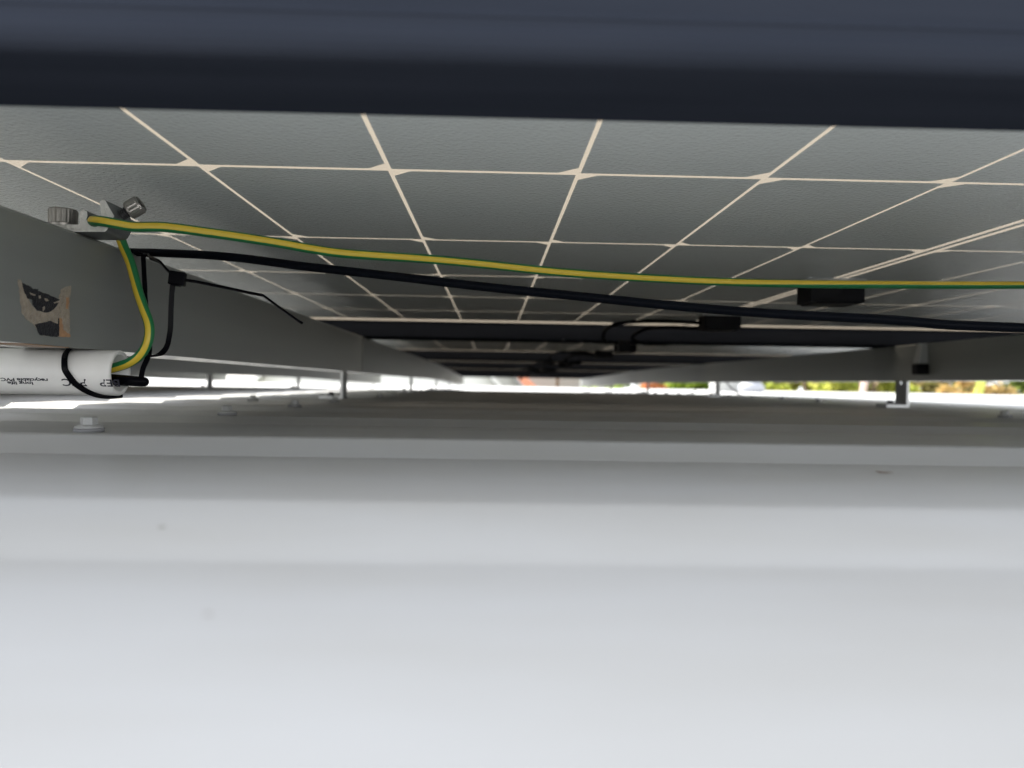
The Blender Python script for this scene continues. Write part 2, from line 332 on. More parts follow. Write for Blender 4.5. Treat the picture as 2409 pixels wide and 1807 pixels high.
# ------------------------------------------------------------------ solar panels
ZF = 0.0745; Y0 = 0.176; STEP = 1.1535; XM = 0.3255
FPROF = [(0.0042, 0), (0.041, 0), (0.041, 0.002), (0.010, 0.002), (0.010, 0.0275), (0.013, 0.0275), (0.013, 0.0297), (0.0035, 0.0297), (0.0035, 0.0338),
         (0.010, 0.0338), (0.010, 0.0355), (0, 0.0355), (0, 0.0255), (0.0009, 0.0245), (0.0009, 0.0108), (0, 0.0098), (0.0006, 0.0090), (0.0006, 0.0070), (0, 0.0060), (0, 0.0042), (0.0004, 0.0026), (0.0013, 0.0013), (0.0026, 0.0004)]
def make_panel():
    root = thing('solar_panel', '', 'solar panel')
    mb = MB(); H = PHALF; rings = []
    for (sx, sy) in ((-1, 0), (1, 0), (1, 1), (-1, 1), (-1, 0)):
        rings.append([(sx * (H - q), (q if sy == 0 else PW - q), z) for q, z in FPROF])
    mb.loft(rings, 0, False, cap=False)
    bevel(mb.build('frame', MAT['frame'], root), 0.0004, 1)
    mb = MB(); e = 0.0037
    mb.box((-H + e, e, 0.0299), (H - e, PW - e, 0.0336)); mb.m = [0, 1, 1, 1, 1, 1]
    mb.build('laminate', [MAT['cells'], MAT['glass']], root)
    for i, yc in enumerate((0.198, 0.562, 0.925)):
        mb = MB(); mb.box((-0.026, yc - 0.017, 0.0078), (0.026, yc + 0.017, 0.0294))
        mb.box((-0.022, yc - 0.0172, 0.0066), (0.022, yc + 0.0172, 0.0082))
        jb = bevel(mb.build('junction_box', MAT['black'], root), 0.0015)
        mb = MB(); pts = []
        for q in range(33):
            a = 2 * math.pi * q / 32; c, s_ = math.cos(a), math.sin(a)
            pts.append((math.copysign(abs(c) ** .5, c) * 0.029, yc + math.copysign(abs(s_) ** .5, s_) * 0.020, 0.0290))
        mb.tube(pts, 0.0022, 6, cap=False); mb.build('sealant_bead', MAT['bead'], jb)
    mb = MB(); mb.tube(spline([(-0.026, 0.93, 0.018), (-0.045, 0.965, 0.022), (-0.062, 1.010, 0.0265), (-0.095, 1.030, 0.0265), (-0.128, 1.046, 0.024), (-0.142, 1.078, 0.016), (-0.142, 1.098, 0.004), (-0.135, 1.105, -0.004)], 6), 0.003, 10)
    mb.build('lead_cable', MAT['cable'], root)
    mb = MB(); mb.tube(spline([(0.026, 0.93, 0.018), (-0.01, 0.99, 0.0155), (-0.045, 1.045, 0.020), (-0.075, 1.07, 0.019), (-0.098, 1.075, 0.006), (-0.09, 1.075, -0.003)], 6), 0.003, 10)
    mb.build('lead_cable', MAT['cable'], root)
    mb = MB()
    mb.box((-0.1195, 1.078, -0.019), (-0.1005, 1.098, -0.0055)); mb.lathe((-0.115, 1.088, -0.006), (0, 0, 1), [(0, .0042), (.0065, .0035)], 10); mb.lathe((-0.1035, 1.088, -0.006), (0, 0, 1), [(0, .0042), (.0065, .0035)], 10)
    bevel(mb.build('connector', MAT['black'], root), 0.001)
    return root
proto = make_panel()
ordn = ['nearest', 'second nearest', 'third', 'fourth', 'farthest']
def place_panel(o, xm, i, lab):
    y = Y0 + STEP * i; d0, d1 = dip(y), dip(y + PW)
    o.location = (xm, y, ZF - d0); o.rotation_euler = (math.atan2(d0 - d1, PW), 0, 0)
    if i == 0: o.rotation_euler = (0, 0, 0)
    else: o.rotation_euler = (-math.atan2(d1 - d0, PW), 0, 0)
    tag(o, lab, 'solar panel', 'solar panels laid side by side over the roof')
plabs = ['nearest solar panel overhead, its pale cell lines filling the view above the earth cable',
         'second solar panel back, directly behind the wide black frame joint above the centre',
         'third solar panel back, a thin dark slice with a pale edge line',
         'fourth solar panel back, seen edge on between two dark frame bars',
         'farthest solar panel at the bright far end between the two rails']
for i in range(5):
    o = proto if i == 0 else copy_tree(proto)
    place_panel(o, XM, i, plabs[i])
XN = -0.632 - PHALF
nlabs = ['nearest panel of the neighbouring row, past the left rail beyond the sunlit gap',
         'second panel of the neighbouring row beyond the left rail and grey-white pipe',
         'third panel of the neighbouring row behind the left rail', 'fourth panel of the neighbouring row far behind the left rail',
         'last panel of the neighbouring row at the bright far left']
for i in range(5):
    o = copy_tree(proto); place_panel(o, XN, i, nlabs[i])

# ------------------------------------------------------------------ rails
RZ0, RZ1, RW = 0.0151, 0.0744, 0.040
def make_rail(x_in, side, ya, yb, lab):
    """x_in: the face turned to the middle of its row; side: which way the body lies from it"""
    root = thing('mounting_rail', lab, 'rail', (x_in + side * RW / 2, ya, 0), 'aluminium rails under the panels')
    pr = [(0, 0), (.0, .0150), (0, .0182), (0, .0578), (.0015, .0593), (.013, .0593), (.013, .050), (.027, .050), (.027, .0593), (.0385, .0593), (.040, .0578), (.040, .0182), (.0392, .0176), (.0392, .0156), (.040, .0150), (.040, 0)]
    mb = MB(); rings = []; N = 30
    for i in range(N + 1):
        Y = ya + (yb - ya) * i / N
        rings.append([(side * (q - RW / 2), Y - ya, RZ0 + z - dip(Y)) for q, z in pr])
    K_ = len(pr) - 1; mb.loft(rings, 0, False, mfun=lambda j: 1 if j == K_ else 0); mb.build('rail_body', [MAT['alu'], MAT['alup']], root)      # underside smoother, its colour made paler for the light it catches
    return root
rl = make_rail(-0.214, -1, 0.13, 5.80, 'left aluminium rail with torn black tape on its side, above the white pipe')
rr = make_rail(0.680, 1, 0.13, 5.95, 'right aluminium rail in front of the sunlit trees')
rn = make_rail(-0.845, -1, 0.13, 5.90, 'rail of the neighbouring panel row, seen below the left rail')
rn2 = make_rail(-2.05, 1, 0.13, 5.90, 'far left rail of the neighbouring panel row')
mb = MB(); yj = 1.277 - 0.13; mb.box((RW / 2 - .0002, yj - .003, 0.0155), (RW / 2 + .0010, yj + .003, 0.0738)); mb.build('joint_strip', MAT['alu'], rl)

# torn tape and old adhesive on the side of the left rail
def patch(name, crop, mt, off, parent):
    pts = [PXP(x / 5.183, 640 + y / 5.183, -0.214) for x, y in crop]
    mb = MB(); n = len(pts); L0 = rl.location
    for dx in (off + 0.0001, off):
        mb.v += [Vector((-0.214 + dx, p.y, p.z)) - L0 for p in pts]
    mb.face(list(range(n))); mb.face([n + i for i in range(n)][::-1])
    for i in range(n): mb.face((i, (i + 1) % n, n + (i + 1) % n, n + i))
    return mb.build(name, mt, parent)
def jag(pts, amp, seed):
    rr_ = random.Random(seed); out = []
    for i, p in enumerate(pts):
        q = pts[(i + 1) % len(pts)]; L_ = math.hypot(q[0] - p[0], q[1] - p[1]); m_ = max(1, int(L_ / 22))
        for k_ in range(m_):
            t_ = k_ / m_; a_ = amp if k_ else 0
            out.append((p[0] + (q[0] - p[0]) * t_ + rr_.uniform(-a_, a_), p[1] + (q[1] - p[1]) * t_ + rr_.uniform(-a_, a_)))
    return out
patch('adhesive_residue', jag([(215, 90), (250, 95), (290, 200), (380, 400), (440, 470), (560, 490), (690, 420), (740, 210), (800, 180), (860, 165), (845, 480), (855, 790), (700, 788), (480, 768), (440, 690), (405, 640), (300, 560), (262, 500), (238, 330)], 7, 1), MAT['glue'], 0.0001, rl)
patch('tape_remnant', jag([(260, 130), (310, 155), (370, 180), (390, 205), (460, 205), (450, 230), (560, 265), (640, 300), (720, 335), (690, 400), (660, 440), (600, 485), (540, 495), (440, 470), (390, 400), (385, 340), (320, 320), (280, 210)], 5, 2), MAT['tape'], 0.0003, rl)
patch('tape_remnant', jag([(415, 640), (520, 615), (610, 595), (660, 620), (700, 635), (700, 565), (712, 565), (712, 775), (690, 790), (600, 786), (474, 768), (450, 720)], 4, 3), MAT['tape'], 0.0003, rl)
for q, pl in enumerate(([(345, 250), (420, 275), (415, 290), (360, 275)], [(455, 290), (480, 285), (485, 320), (462, 325)], [(530, 318), (560, 325), (580, 350), (550, 360), (532, 340)], [(640, 370), (715, 345), (700, 372), (650, 385)], [(505, 430), (530, 415), (535, 450), (510, 480)])):
    patch('tape_tear', jag(pl, 3, 10 + q), MAT['glue'], 0.0005, rl)
patch('orange_residue', jag([(800, 310), (832, 312), (822, 450), (796, 450)], 4, 4), MAT['rust'], 0.0003, rl)
patch('orange_residue', jag([(718, 560), (745, 570), (760, 700), (850, 770), (850, 792), (716, 786)], 5, 5), MAT['rust'], 0.0003, rl)
# residue that wrapped round to the underside
mb = MB(); zz = RZ0 - 0.0004
a0, a1 = PXP(70, 795, -0.214).y - .13, PXP(165, 805, -0.214).y - .13
mb.box((RW / 2 - .018, a0, zz), (RW / 2 - .0005, a1, zz + .0003)); mb.build('orange_residue', MAT['rust'], rl)

# ------------------------------------------------------------------ rail feet
def make_foot(side):
    """side=+1: upright on the right of the base, base reaching to the left"""
    root = thing('mounting_bracket', '', 'bracket')
    mb = MB(); th = 0.0048
    zt = 0.066; y0, y1 = 0.0, 0.038
    mb.box((-th, y0, 0), (0, y1, 0.040))
    mb.box((-th, y0, 0.040), (0, y0 + .0145, 0.058)); mb.box((-th, y1 - .0145, 0.040), (0, y1, 0.058)); mb.box((-th, y0, 0.058), (0, y1, zt + 0.022))
    mb.box((-0.040, y0, 0), (-th, y1, th))
    mb.m = [1 if i % 6 in (2, 4) else 0 for i in range(len(mb.f))]          # paler metal on the front and back ends, grey on the other faces
    mb.build('angle_plate', [MAT['alug'], MAT['alub']], root)
    mb = MB(); mb.lathe((-0.024, 0.019, th), (0, 0, 1), [(0, .0075), (.0012, .0075), (.0012, .0055), (.007, .0052)], 6, sm=False); mb.build('base_screw', MAT['dsteel'], root)
    mb = MB(); mb.lathe((-th, 0.019, 0.073), (-1, 0, 0), [(0, .0085), (.0015, .0085), (.0015, .0068), (.007, .0066)], 6, sm=False) if side < 0 else mb.lathe((0, 0.019, 0.073), (1, 0, 0), [(0, .0085), (.0015, .0085), (.0015, .0068), (.007, .0066)], 6, sm=False)
    mb.build('side_bolt', MAT['dsteel'], root)
    return root
foot = make_foot(1); first = True
FOOTY = [1.322 + 5 * PITCH * i for i in range(5)] 
ol = ['first', 'second', 'third', 'fourth', 'last']
def put_foot(x, Y, lab):
    global first
    o = foot if first else copy_tree(foot); first = False
    o.location = (x, Y, ZC - dip(Y)); tag(o, lab, 'bracket', 'L shaped feet holding the rails off the roof')
for i, Y in enumerate(FOOTY):
    put_foot(0.720 + 0.0052, Y, f'{ol[i]} aluminium foot from the front under the right rail' + (', slotted plate' if i == 0 else ''))
for i, Y in enumerate(FOOTY):
    put_foot(-0.254 + 0.0002 - 0.0002, Y, f'{ol[i]} aluminium foot from the front under the left rail')
for i, Y in enumerate(FOOTY):
    put_foot(-0.885, Y, f'{ol[i]} foot from the front under the neighbouring rail at the far left')

# ------------------------------------------------------------------ roof screws
def make_screw():
    root = thing('roof_screw', '', 'screw')
    mb = MB(); mb.lathe((0, 0, 0), (0, 0, 1), [(0, .0080), (.0016, .0084), (.0028, .0078)], 20); mb.build('rubber_washer', MAT['rubber'], root)
    mb = MB(); mb.lathe((0, 0, .0026), (0, 0, 1), [(0, .0078), (.0012, .0076), (.0022, .0058), (.0026, .0050)], 20)
    mb.lathe((0, 0, .0050), (0, 0, 1), [(0, .0046), (.0050, .0045), (.0056, .0036)], 6, sm=False); mb.build('hex_head', MAT['screw'], root)
    return root
scr = make_screw(); sfirst = True; rs = random.Random(5)
def put_screw(x, Y, lab):
    global sfirst
    o = scr if sfirst else copy_tree(scr); sfirst = False
    o.location = (x, Y, ZC - dip(Y)); o.scale = (.95, .95, .78); o.rotation_euler = (R(rs.uniform(-3, 3)), R(rs.uniform(-3, 3)), rs.uniform(0, 6)); tag(o, lab, 'screw', 'painted screws along the roof ribs')
n_l = ['nearest painted roof screw, below the end of the white pipe', 'second roof screw from the front in the left line', 'third roof screw from the front in the left line',
       'fourth roof screw from the front in the left line']
cre = [CREST0 + PITCH * i for i in range(1, 27)]
for i, c in enumerate(cre):
    if abs(c - 1.304) < 0.02: continue
    put_screw(-0.222, c + 0.016, n_l[i] if i < 4 else 'tiny distant roof screw in the line running under the left rail')
for i, c in enumerate(cre[6:]):
    put_screw(0.755, c + 0.02, ['screw standing up against the bright roof just right of the second right foot', 'second screw in the line beside the right rail'][i] if i < 2 else 'tiny distant roof screw in the line beside the right rail')
put_screw(0.597, cre[2] + 0.022, 'dark roof screw at the right edge below the right rail')
put_screw(-0.338, cre[3] - 0.0 + 0.02, 'small roof screw by the sunlit strip, left of the left line')

p0 = PY(2080, 1116, 0.272); mb = MB()
q_ = [(-.0045, -.001), (-.0015, .0014), (.0020, .0018), (.0052, .0004), (.0022, -.0012), (-.0016, -.0016)]
mb.loft([[(x, y * 2.2, .0004 + .0012 * abs(x) / .005) for x, y in q_], [(x, y * 2.2, .0007 + .0012 * abs(x) / .005) for x, y in q_]])
lf = mb.build('dry_leaf', simple('dry_leaf_brown', (0.21, 0.165, 0.135), 0.8, 0, 0.3, 600), loc=(p0.x, 0.272, ZC)); lf.rotation_euler = (0, 0, -.9); lf.scale = (.6, .6, .6)
tag(lf, 'tiny brown leaf scrap lying on the near roof rib at right', 'leaf')

# ------------------------------------------------------------------ white conduit, its print
PYC, PR, PZC, PXE = 0.428, 0.0125, 0.0026, -0.2035
root = thing('plastic_pipe', 'white plastic pipe with upside-down black print hanging under the left rail', 'pipe', (PXE, PYC, PZC))
mb = MB(); rings = []
for (x, r_) in ((-0.42, PR), (-0.004, PR), (-0.0008, PR), (0, PR - .0006), (0, PR - .0022), (-0.0006, PR - .0027), (-0.42, PR - .0027)):
    rings.append([(x, -r_ * math.cos(2 * math.pi * j / 48), r_ * math.sin(2 * math.pi * j / 48)) for j in range(48)])
rings.append(rings[0])
mb.loft(rings, 0, True, cap=False); mb.build('pipe_wall', MAT['pvc'], root)
def pipe_text(txt, size, xr, y_src, sx=1.0):
    """printed text turned upside down: starts at its right end, runs to the left"""
    cu = bpy.data.curves.new('print', 'FONT'); cu.body = txt; cu.size = size; cu.resolution_u = 3; cu.offset = 0.00009
    to = bpy.data.objects.new('print', cu); COL.objects.link(to)
    dg = bpy.context.evaluated_depsgraph_get(); me = bpy.data.meshes.new_from_object(to.evaluated_get(dg)); bpy.data.objects.remove(to)
    pc = (903.5 - 0.016 * 1000) ; cen = PZC
    zz_ = PY(100, y_src, PYC - PR).z; th0 = math.asin(max(-1, min(1, (cen - zz_) / PR)))
    x0 = PY(xr, y_src, PYC - PR * 0.8).x - PXE; Rr = PR + 0.00006
    for v in me.vertices:
        th = th0 + (v.co.y - size * 0.36) / Rr
        v.co = (x0 - v.co.x * sx, -Rr * math.cos(th), -Rr * math.sin(th))
    me.materials.append(MAT['ink']); o = bpy.data.objects.new('printed_text', me); COL.objects.link(o); o.parent = root; return o
pipe_text('BEP', 0.0060, 285.5, 899.5, 1.15)
pipe_text('PVC', 0.0060, 207.5, 899.5, 1.22)
pipe_text('recyclable PVC', 0.0025, 117.5, 894.5, 1.62)
pipe_text('long life', 0.0025, 80.5, 902.5, 1.72)

# ------------------------------------------------------------------ earth clamp on the rail
def cc(x, y): return (100 + x / 7.373, 440 + y / 7.373)
LY = 0.405
root = thing('earth_clamp', 'silver earth lug bolted on top of the left rail, gripping the yellow cable', 'clamp', PY(240, 550, LY))
L0 = root.location.copy()
poly = [(60, 690), (620, 690), (640, 650), (625, 560), (650, 460), (710, 430), (775, 470), (780, 545), (765, 600), (790, 660), (840, 692), (890, 695), (950, 682), (985, 640), (1010, 560), (1000, 380), (985, 300), (1030, 255), (1090, 270), (1170, 420), (1245, 545), (1200, 640), (1160, 720), (1120, 790), (1080, 825), (60, 825)]
pts = [PY(*cc(*p), LY) for p in poly]
zb = min(p.z for p in pts)
pts = [Vector((p.x, p.y, p.z + (RZ1 + .0003 - zb))) for p in pts]
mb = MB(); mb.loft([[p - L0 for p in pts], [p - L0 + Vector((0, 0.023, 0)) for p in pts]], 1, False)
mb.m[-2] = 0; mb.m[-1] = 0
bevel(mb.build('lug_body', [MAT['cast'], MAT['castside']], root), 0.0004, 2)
bx, by, bz = -0.2300, 0.4175, RZ1 + 0.0040
mb = MB(); B0 = Vector((bx, by, bz)) - L0
mb.lathe(B0, (0, 0, 1), [(0, .0068), (.0003, .0071), (.0012, .0071), (.0015, .0068), (.0016, .0070), (.0028, .0071), (.0030, .0067), (.0032, .0070), (.0100, .0071), (.0108, .0066), (.0108, .0034), (.0060, .0033)], 52, knurl=(.0031, .0101, .972), sm=False)
mb.build('clamp_bolt', MAT['steel'], root)
h0 = PY(*cc(1240, 560), 0.416); h1 = PY(*cc(1500, 412), 0.416); h2 = PY(*cc(1715, 290), 0.416); ax = (h2 - h1).normalized(); HL = (h2 - h1).length
mb = MB(); pr = []; q = 0.0
start = h1 - ax * 0.016
while q < 0.016: pr += [(q, .0026), (q + .0005, .0030), (q + .00095, .0026)]; q += .001
mb.lathe(start - L0, ax, pr, 20, sm=False)
gs = mb.build('grip_screw', MAT['dsteel'], root)
mb = MB(); mb.lathe(h1 - L0, ax, [(-.0002, .0043), (.0003, .0047), (.0011, .0047), (.0012, .0049), (HL * .86, .0049), (HL, .0042), (HL, .0025), (HL - .0035, .0024)], 44, knurl=(.00115, HL * .87, .968), sm=False)
mb.build('screw_head', MAT['steel'], gs)

# ------------------------------------------------------------------ green and yellow earth cable
cp = []
def add(px, py, Y, ref): cp.append((PY(px, py, Y), Vector(ref)))
up = (0, -1, .62); fr_ = (0, -1, 0.05)
for px, py, Y in ((2560, 670, .535), (2409, 671, .525), (2229, 671, .515), (2100, 670, .508)): add(px, py, Y, up)
for px, py, Y in ((1850, 667.5, .495),): add(px, py, Y, (0, -1, .3))
for px, py, Y in ((1634, 660, .482), (1350, 643, .462), (1131, 621, .45), (1000, 609, .442)): add(px, py, Y, (0, -1, -.12))
for px, py, Y in ( (817, 597, .432), (727, 584.5, .427), (662, 573, .424), (571, 558.7, .418), (481, 546, .413), (390, 534.5, .408), (317, 533.5, .402), (276, 527, .398), (240, 520.5, .397)): add(px, py, Y, fr_)
ch = PY(*cc(880, 600), LY); ch.z = cp[-1][0].z
ch = PY(219, 520.5, .403)
cp.append((Vector((ch.x, ch.y, ch.z)), Vector((.6, -1, 0.0))))
cp.append((ch + Vector((0.0015, 0.012, -0.0002)), Vector((1, -.3, 0))))
cp.append((ch + Vector((0.0035, 0.023, -0.0012)), Vector((0.6, -.3, -.8))))
for px, py, Y, ref in ((283, 556, .436, (-.5, -1, -.2)), (291, 581, .438, (-.55, -1, 0)), (307, 619, .436, (-.5, -1, 0)), (318, 659, .434, (-.42, -1, 0)), (327, 692, .431, (-.3, -1, 0)), (338, 725, .429, (-.2, -1, 0)), (350, 761, .427, (0, -1, 0)), (351, 791, .426, (.05, -1, 0)), (342, 818, .426, (.25, -1, -.1)), (327, 838, .427, (.2, -1, -.45)), (308, 851, .428, (.1, -1, -.75)), (288, 859.5, .429, (0, -1, -.85)), (255, 868, .430, (0, -1, -.8)), (200, 872, .430, (0, -1, -.8))): add(px, py, Y, ref)
path = spline([p for p, _ in cp], 10); refs = spline([r for _, r in cp], 10)
mb = MB(); SEG = 36
def stripe(j): 
    a = (j + 1.0) * 360 / SEG; a = a if a < 180 else a - 360
    return 1 if abs(a) <= 39 else 0
mb.tube(path, 0.00262, SEG, refs=refs, mfun=stripe)
eo = mb.build('earth_cable', [MAT['green'], MAT['yellow']]); tag(eo, 'green and yellow earth cable running from the lug across the whole view', 'cable')

# ------------------------------------------------------------------ black cable
bp_ = [(-0.262, .50, .0762), (-0.238, .478, .0768)]
pts = [Vector(p) for p in bp_] + [PY(*a) for a in ((335, 594, .468), (372, 595, .463), (481, 600, .452), (571, 608, .445), (700, 624.7, .436), (781, 634, .432), (950, 653, .424), (1131, 674, .416), (1350, 696, .408), (1581, 719, .400), (1800, 737, .393), (2100, 753, .385), (2229, 764, .382), (2409, 771.5, .378), (2600, 779, .374))]
mb = MB(); mb.tube(spline(pts, 8), 0.00245, 16)
tag(mb.build('black_cable', MAT['cable']), 'long black cable sagging from the left rail to the right edge below the earth cable', 'cable')

# ------------------------------------------------------------------ cable ties
def tie_head(mb, c, ax, s=(.0052, .0046, .0058)):
    M = Matrix.Translation(c) @ Vector(ax).normalized().to_track_quat('Z', 'Y').to_matrix().to_4x4()
    mb.box((-s[0] / 2, -s[1] / 2, -s[2] / 2), (s[0] / 2, s[1] / 2, s[2] / 2), 0, M)
def c8(x, y, Y): return PY(300 + x / 5.53, 480 + y / 5.53, Y)
root = thing('cable_tie', 'black cable tie with long loose tail and square head, looped round the left rail', 'cable tie', c8(650, 970, .440)); L0 = root.location.copy()
mb = MB()
mb.box((-.0045, -.0025, -.0039), (.0045, .0025, .0039)); mb.box((-.0030, -.0036, -.0044), (.0022, .0030, -.0030))
h = bevel(mb.build('tie_head', MAT['tie'], root), 0.0009)
h.rotation_euler = (0, R(6), R(12))
mb = MB()
pth = spline([Vector((-0.245, .475, .0755)) - L0, c8(190, 655, .466) - L0, c8(300, 700, .455) - L0, c8(420, 755, .446) - L0, c8(500, 840, .442) - L0, c8(580, 925, .440) - L0], 6)
mb.ribbon(pth, (0.25, -1, .25), 0.0030, .0011)
st_ = [c8(590, 1050, .4405), c8(575, 1200, .441), c8(565, 1400, .4415), c8(558, 1620, .442)] + [PY(280 + x / 11.06, 800 + y / 11.06, Y) for x, y, Y in ((1290, 0, .4425), (1262, 120, .443), (1200, 245, .442), (1080, 360, .440), (920, 412, .437), (790, 425, .434), (640, 380, .430))]
st_ = spline(st_, 5)
mb.ribbon([p - L0 for p in st_], (1, 0.35, 0.2), 0.0028, .0011)
mb.build('strap', MAT['tie'], root)
mb = MB(); tl = [c8(750, 990, .440), c8(900, 1012, .440), c8(1250, 1082, .438), c8(1560, 1150, .437), c8(1760, 1188, .436), c8(1810, 1222, .436), c8(2000, 1365, .436), c8(2212, 1515, .436), PY(712, 761, .437)]
mb.ribbon([p - L0 for p in tl], (0, -1, .3), 0.0017, .0012); mb.build('loose_tail', MAT['tie'], root)

root = thing('cable_tie', 'short black cable tie behind the descending earth cable, ending in a rounded stub', 'cable tie', PY(342, 720, .446)); L0 = root.location.copy()
mb = MB(); sp_ = spline([Vector((-0.240, .466, .0753)), c8(175, 640, .462), PY(337, 606, .457), PY(339, 640, .4555), PY(342, 690, .453), PY(345, 728, .4505), PY(350, 780, .444), PY(352, 822, .436), PY(347, 843, .430), PY(337, 866, .427), PY(332, 890, .425)], 5)
mb.ribbon([p - L0 for p in sp_], (1, .3, 0), [.0026] * 20 + [.0022] * 12 + [.0026] * (len(sp_) - 32), .0011); mb.build('strap', MAT['tie'], root)
mb = MB(); a_, b_ = PY(262, 893, .429), PY(341, 898.5, .4245)
mb.tube([a_ - L0, a_ + (b_ - a_) * .5 - L0, a_ + (b_ - a_) * .9 - L0, b_ - L0, b_ + (b_ - a_) * .06 - L0, b_ + (b_ - a_) * .10 - L0], [.0031, .0030, .0028, .0026, .0020, .0008], 16)
mb.build('rounded_stub', MAT['tie'], root)

root = thing('cable_tie', 'thin black cable tie wrapped round the front of the white pipe', 'cable tie', (PXE - .02, PYC, PZC)); L0 = root.location.copy()
mb = MB(); pp = []; wd = []
for i in range(41):
    t = i / 40; th = R(100 - 205 * t)                                   # top, round the front, to the bottom
    xs = [(165, 0), (166, .05), (170, .263), (179, .463), (199, .62), (222, .75), (247, .893), (276, 1)]
    for (xa, ta), (xb, tb) in zip(xs, xs[1:]):
        if ta <= t <= tb: xv = xa + (xb - xa) * (t - ta) / (tb - ta); break
    X = (xv - 1157) * (PYC - .008) / F
    rr_ = PR + .0008
    pp.append(Vector((X, PYC - rr_ * math.cos(th), PZC + rr_ * math.sin(th))) - L0); wd.append(Vector((1, 0, 0.0)))
up_ = [Vector((pp[0].x, 0.0005, pp[0].z + .006)), Vector((pp[0].x, 0.0008, pp[0].z + .003))]
mb.ribbon(spline(pp, 2), (1, -.2, .3), .0030, .0011); mb.build('strap', MAT['tie'], root)

# ------------------------------------------------------------------ small tapered bracket on the right rail
root = thing('rail_bracket', 'small grey tapered bracket with a black foot on the side of the right rail', 'bracket', PY(2171, 856, 1.195)); L0 = root.location.copy()
mb = MB(); mb.loft([[(-.0115, -.009, 0), (.0115, -.009, 0), (.0115, .009, 0), (-.0115, .009, 0)], [(-.0058, -.006, .032), (.0058, -.006, .032), (.0058, .006, .032), (-.0058, .006, .032)]]); bevel(mb.build('tapered_body', MAT['cone'], root), .0015)
mb = MB(); mb.box((-.0135, -.010, -.017), (.0125, .009, -.0005)); bevel(mb.build('foot', MAT['black'], root), .002)

# thin loose wires by the right rail
mb = MB(); mb.tube(spline([PY(1700, 885, 2.50), PY(1708, 899, 2.50), PY(1724, 916, 2.48), PY(1742, 930, 2.44), PY(1750, 934, 2.40)], 5), .0022, 8)
tag(mb.build('loose_wire', MAT['cone']), 'thin grey wire hanging from the right rail in front of the grey dome', 'wire')
mb = MB(); mb.tube(spline([PY(1655, 903, 2.9), PY(1641, 915, 2.9), PY(1630, 922, 2.88), PY(1612, 929, 2.75)], 5), .0016, 8)
tag(mb.build('loose_wire', MAT['cable']), 'thin dark wire left of the second right foot, over the bright roof', 'wire')

# ------------------------------------------------------------------ things standing on the far roof
def roofz(Y): return ZP - dip(Y)
Yv = 9.5; X0 = (1772 - 1157) * Yv / F
root = thing('roof_ventilator', 'rounded grey ventilator dome on the far roof right of the second right foot', 'roof vent', (X0, Yv, roofz(Yv)))
mb = MB(); mb.lathe((0, 0, 0), (0, 0, 1), [(0, .13), (.02, .15), (.06, .165), (.10, .150), (.135, .11), (.15, .06)], 24); mb.build('dome', MAT['dome'], root)
mb = MB(); mb.lathe((0, 0, .15), (0, 0, 1), [(0, .06), (.03, .06), (.03, .09), (.045, .09)], 20); mb.build('cap', MAT['rubber'], root)
Yv = 9.9; X0 = (1716 - 1157) * Yv / F
root = thing('rooftop_unit', 'pale square rooftop box beside the grey ventilator dome', 'rooftop unit', (X0, Yv, roofz(Yv)))
mb = MB(); mb.box((-.20, -.15, 0), (.20, .15, .32)); bevel(mb.build('casing', MAT['gwall'], root), .012)
mb = MB(); mb.box((-.21, -.16, .322), (.21, .16, .345)); mb.build('lid', MAT['wwall'], root)
Yv = 5.2; X0 = (1681 - 1157) * Yv / F
root = thing('vent_pipe', 'thin white vent pipe standing just left of the second right foot', 'pipe', (X0, Yv, ZC - dip(Yv)))
mb = MB(); mb.tube(spline([(0, 0, -.012), (0, 0, .10), (0, 0, .25), (-.01, 0, .30), (-.05, 0, .32), (-.08, 0, .30)], 5), .013, 14); mb.build('tube', MAT['wwall'], root)
mb = MB(); mb.lathe((0, 0, 0), (0, 0, 1), [(-.012, .035), (.002, .033), (.012, .016)], 18); mb.build('flashing', MAT['rubber'], root)

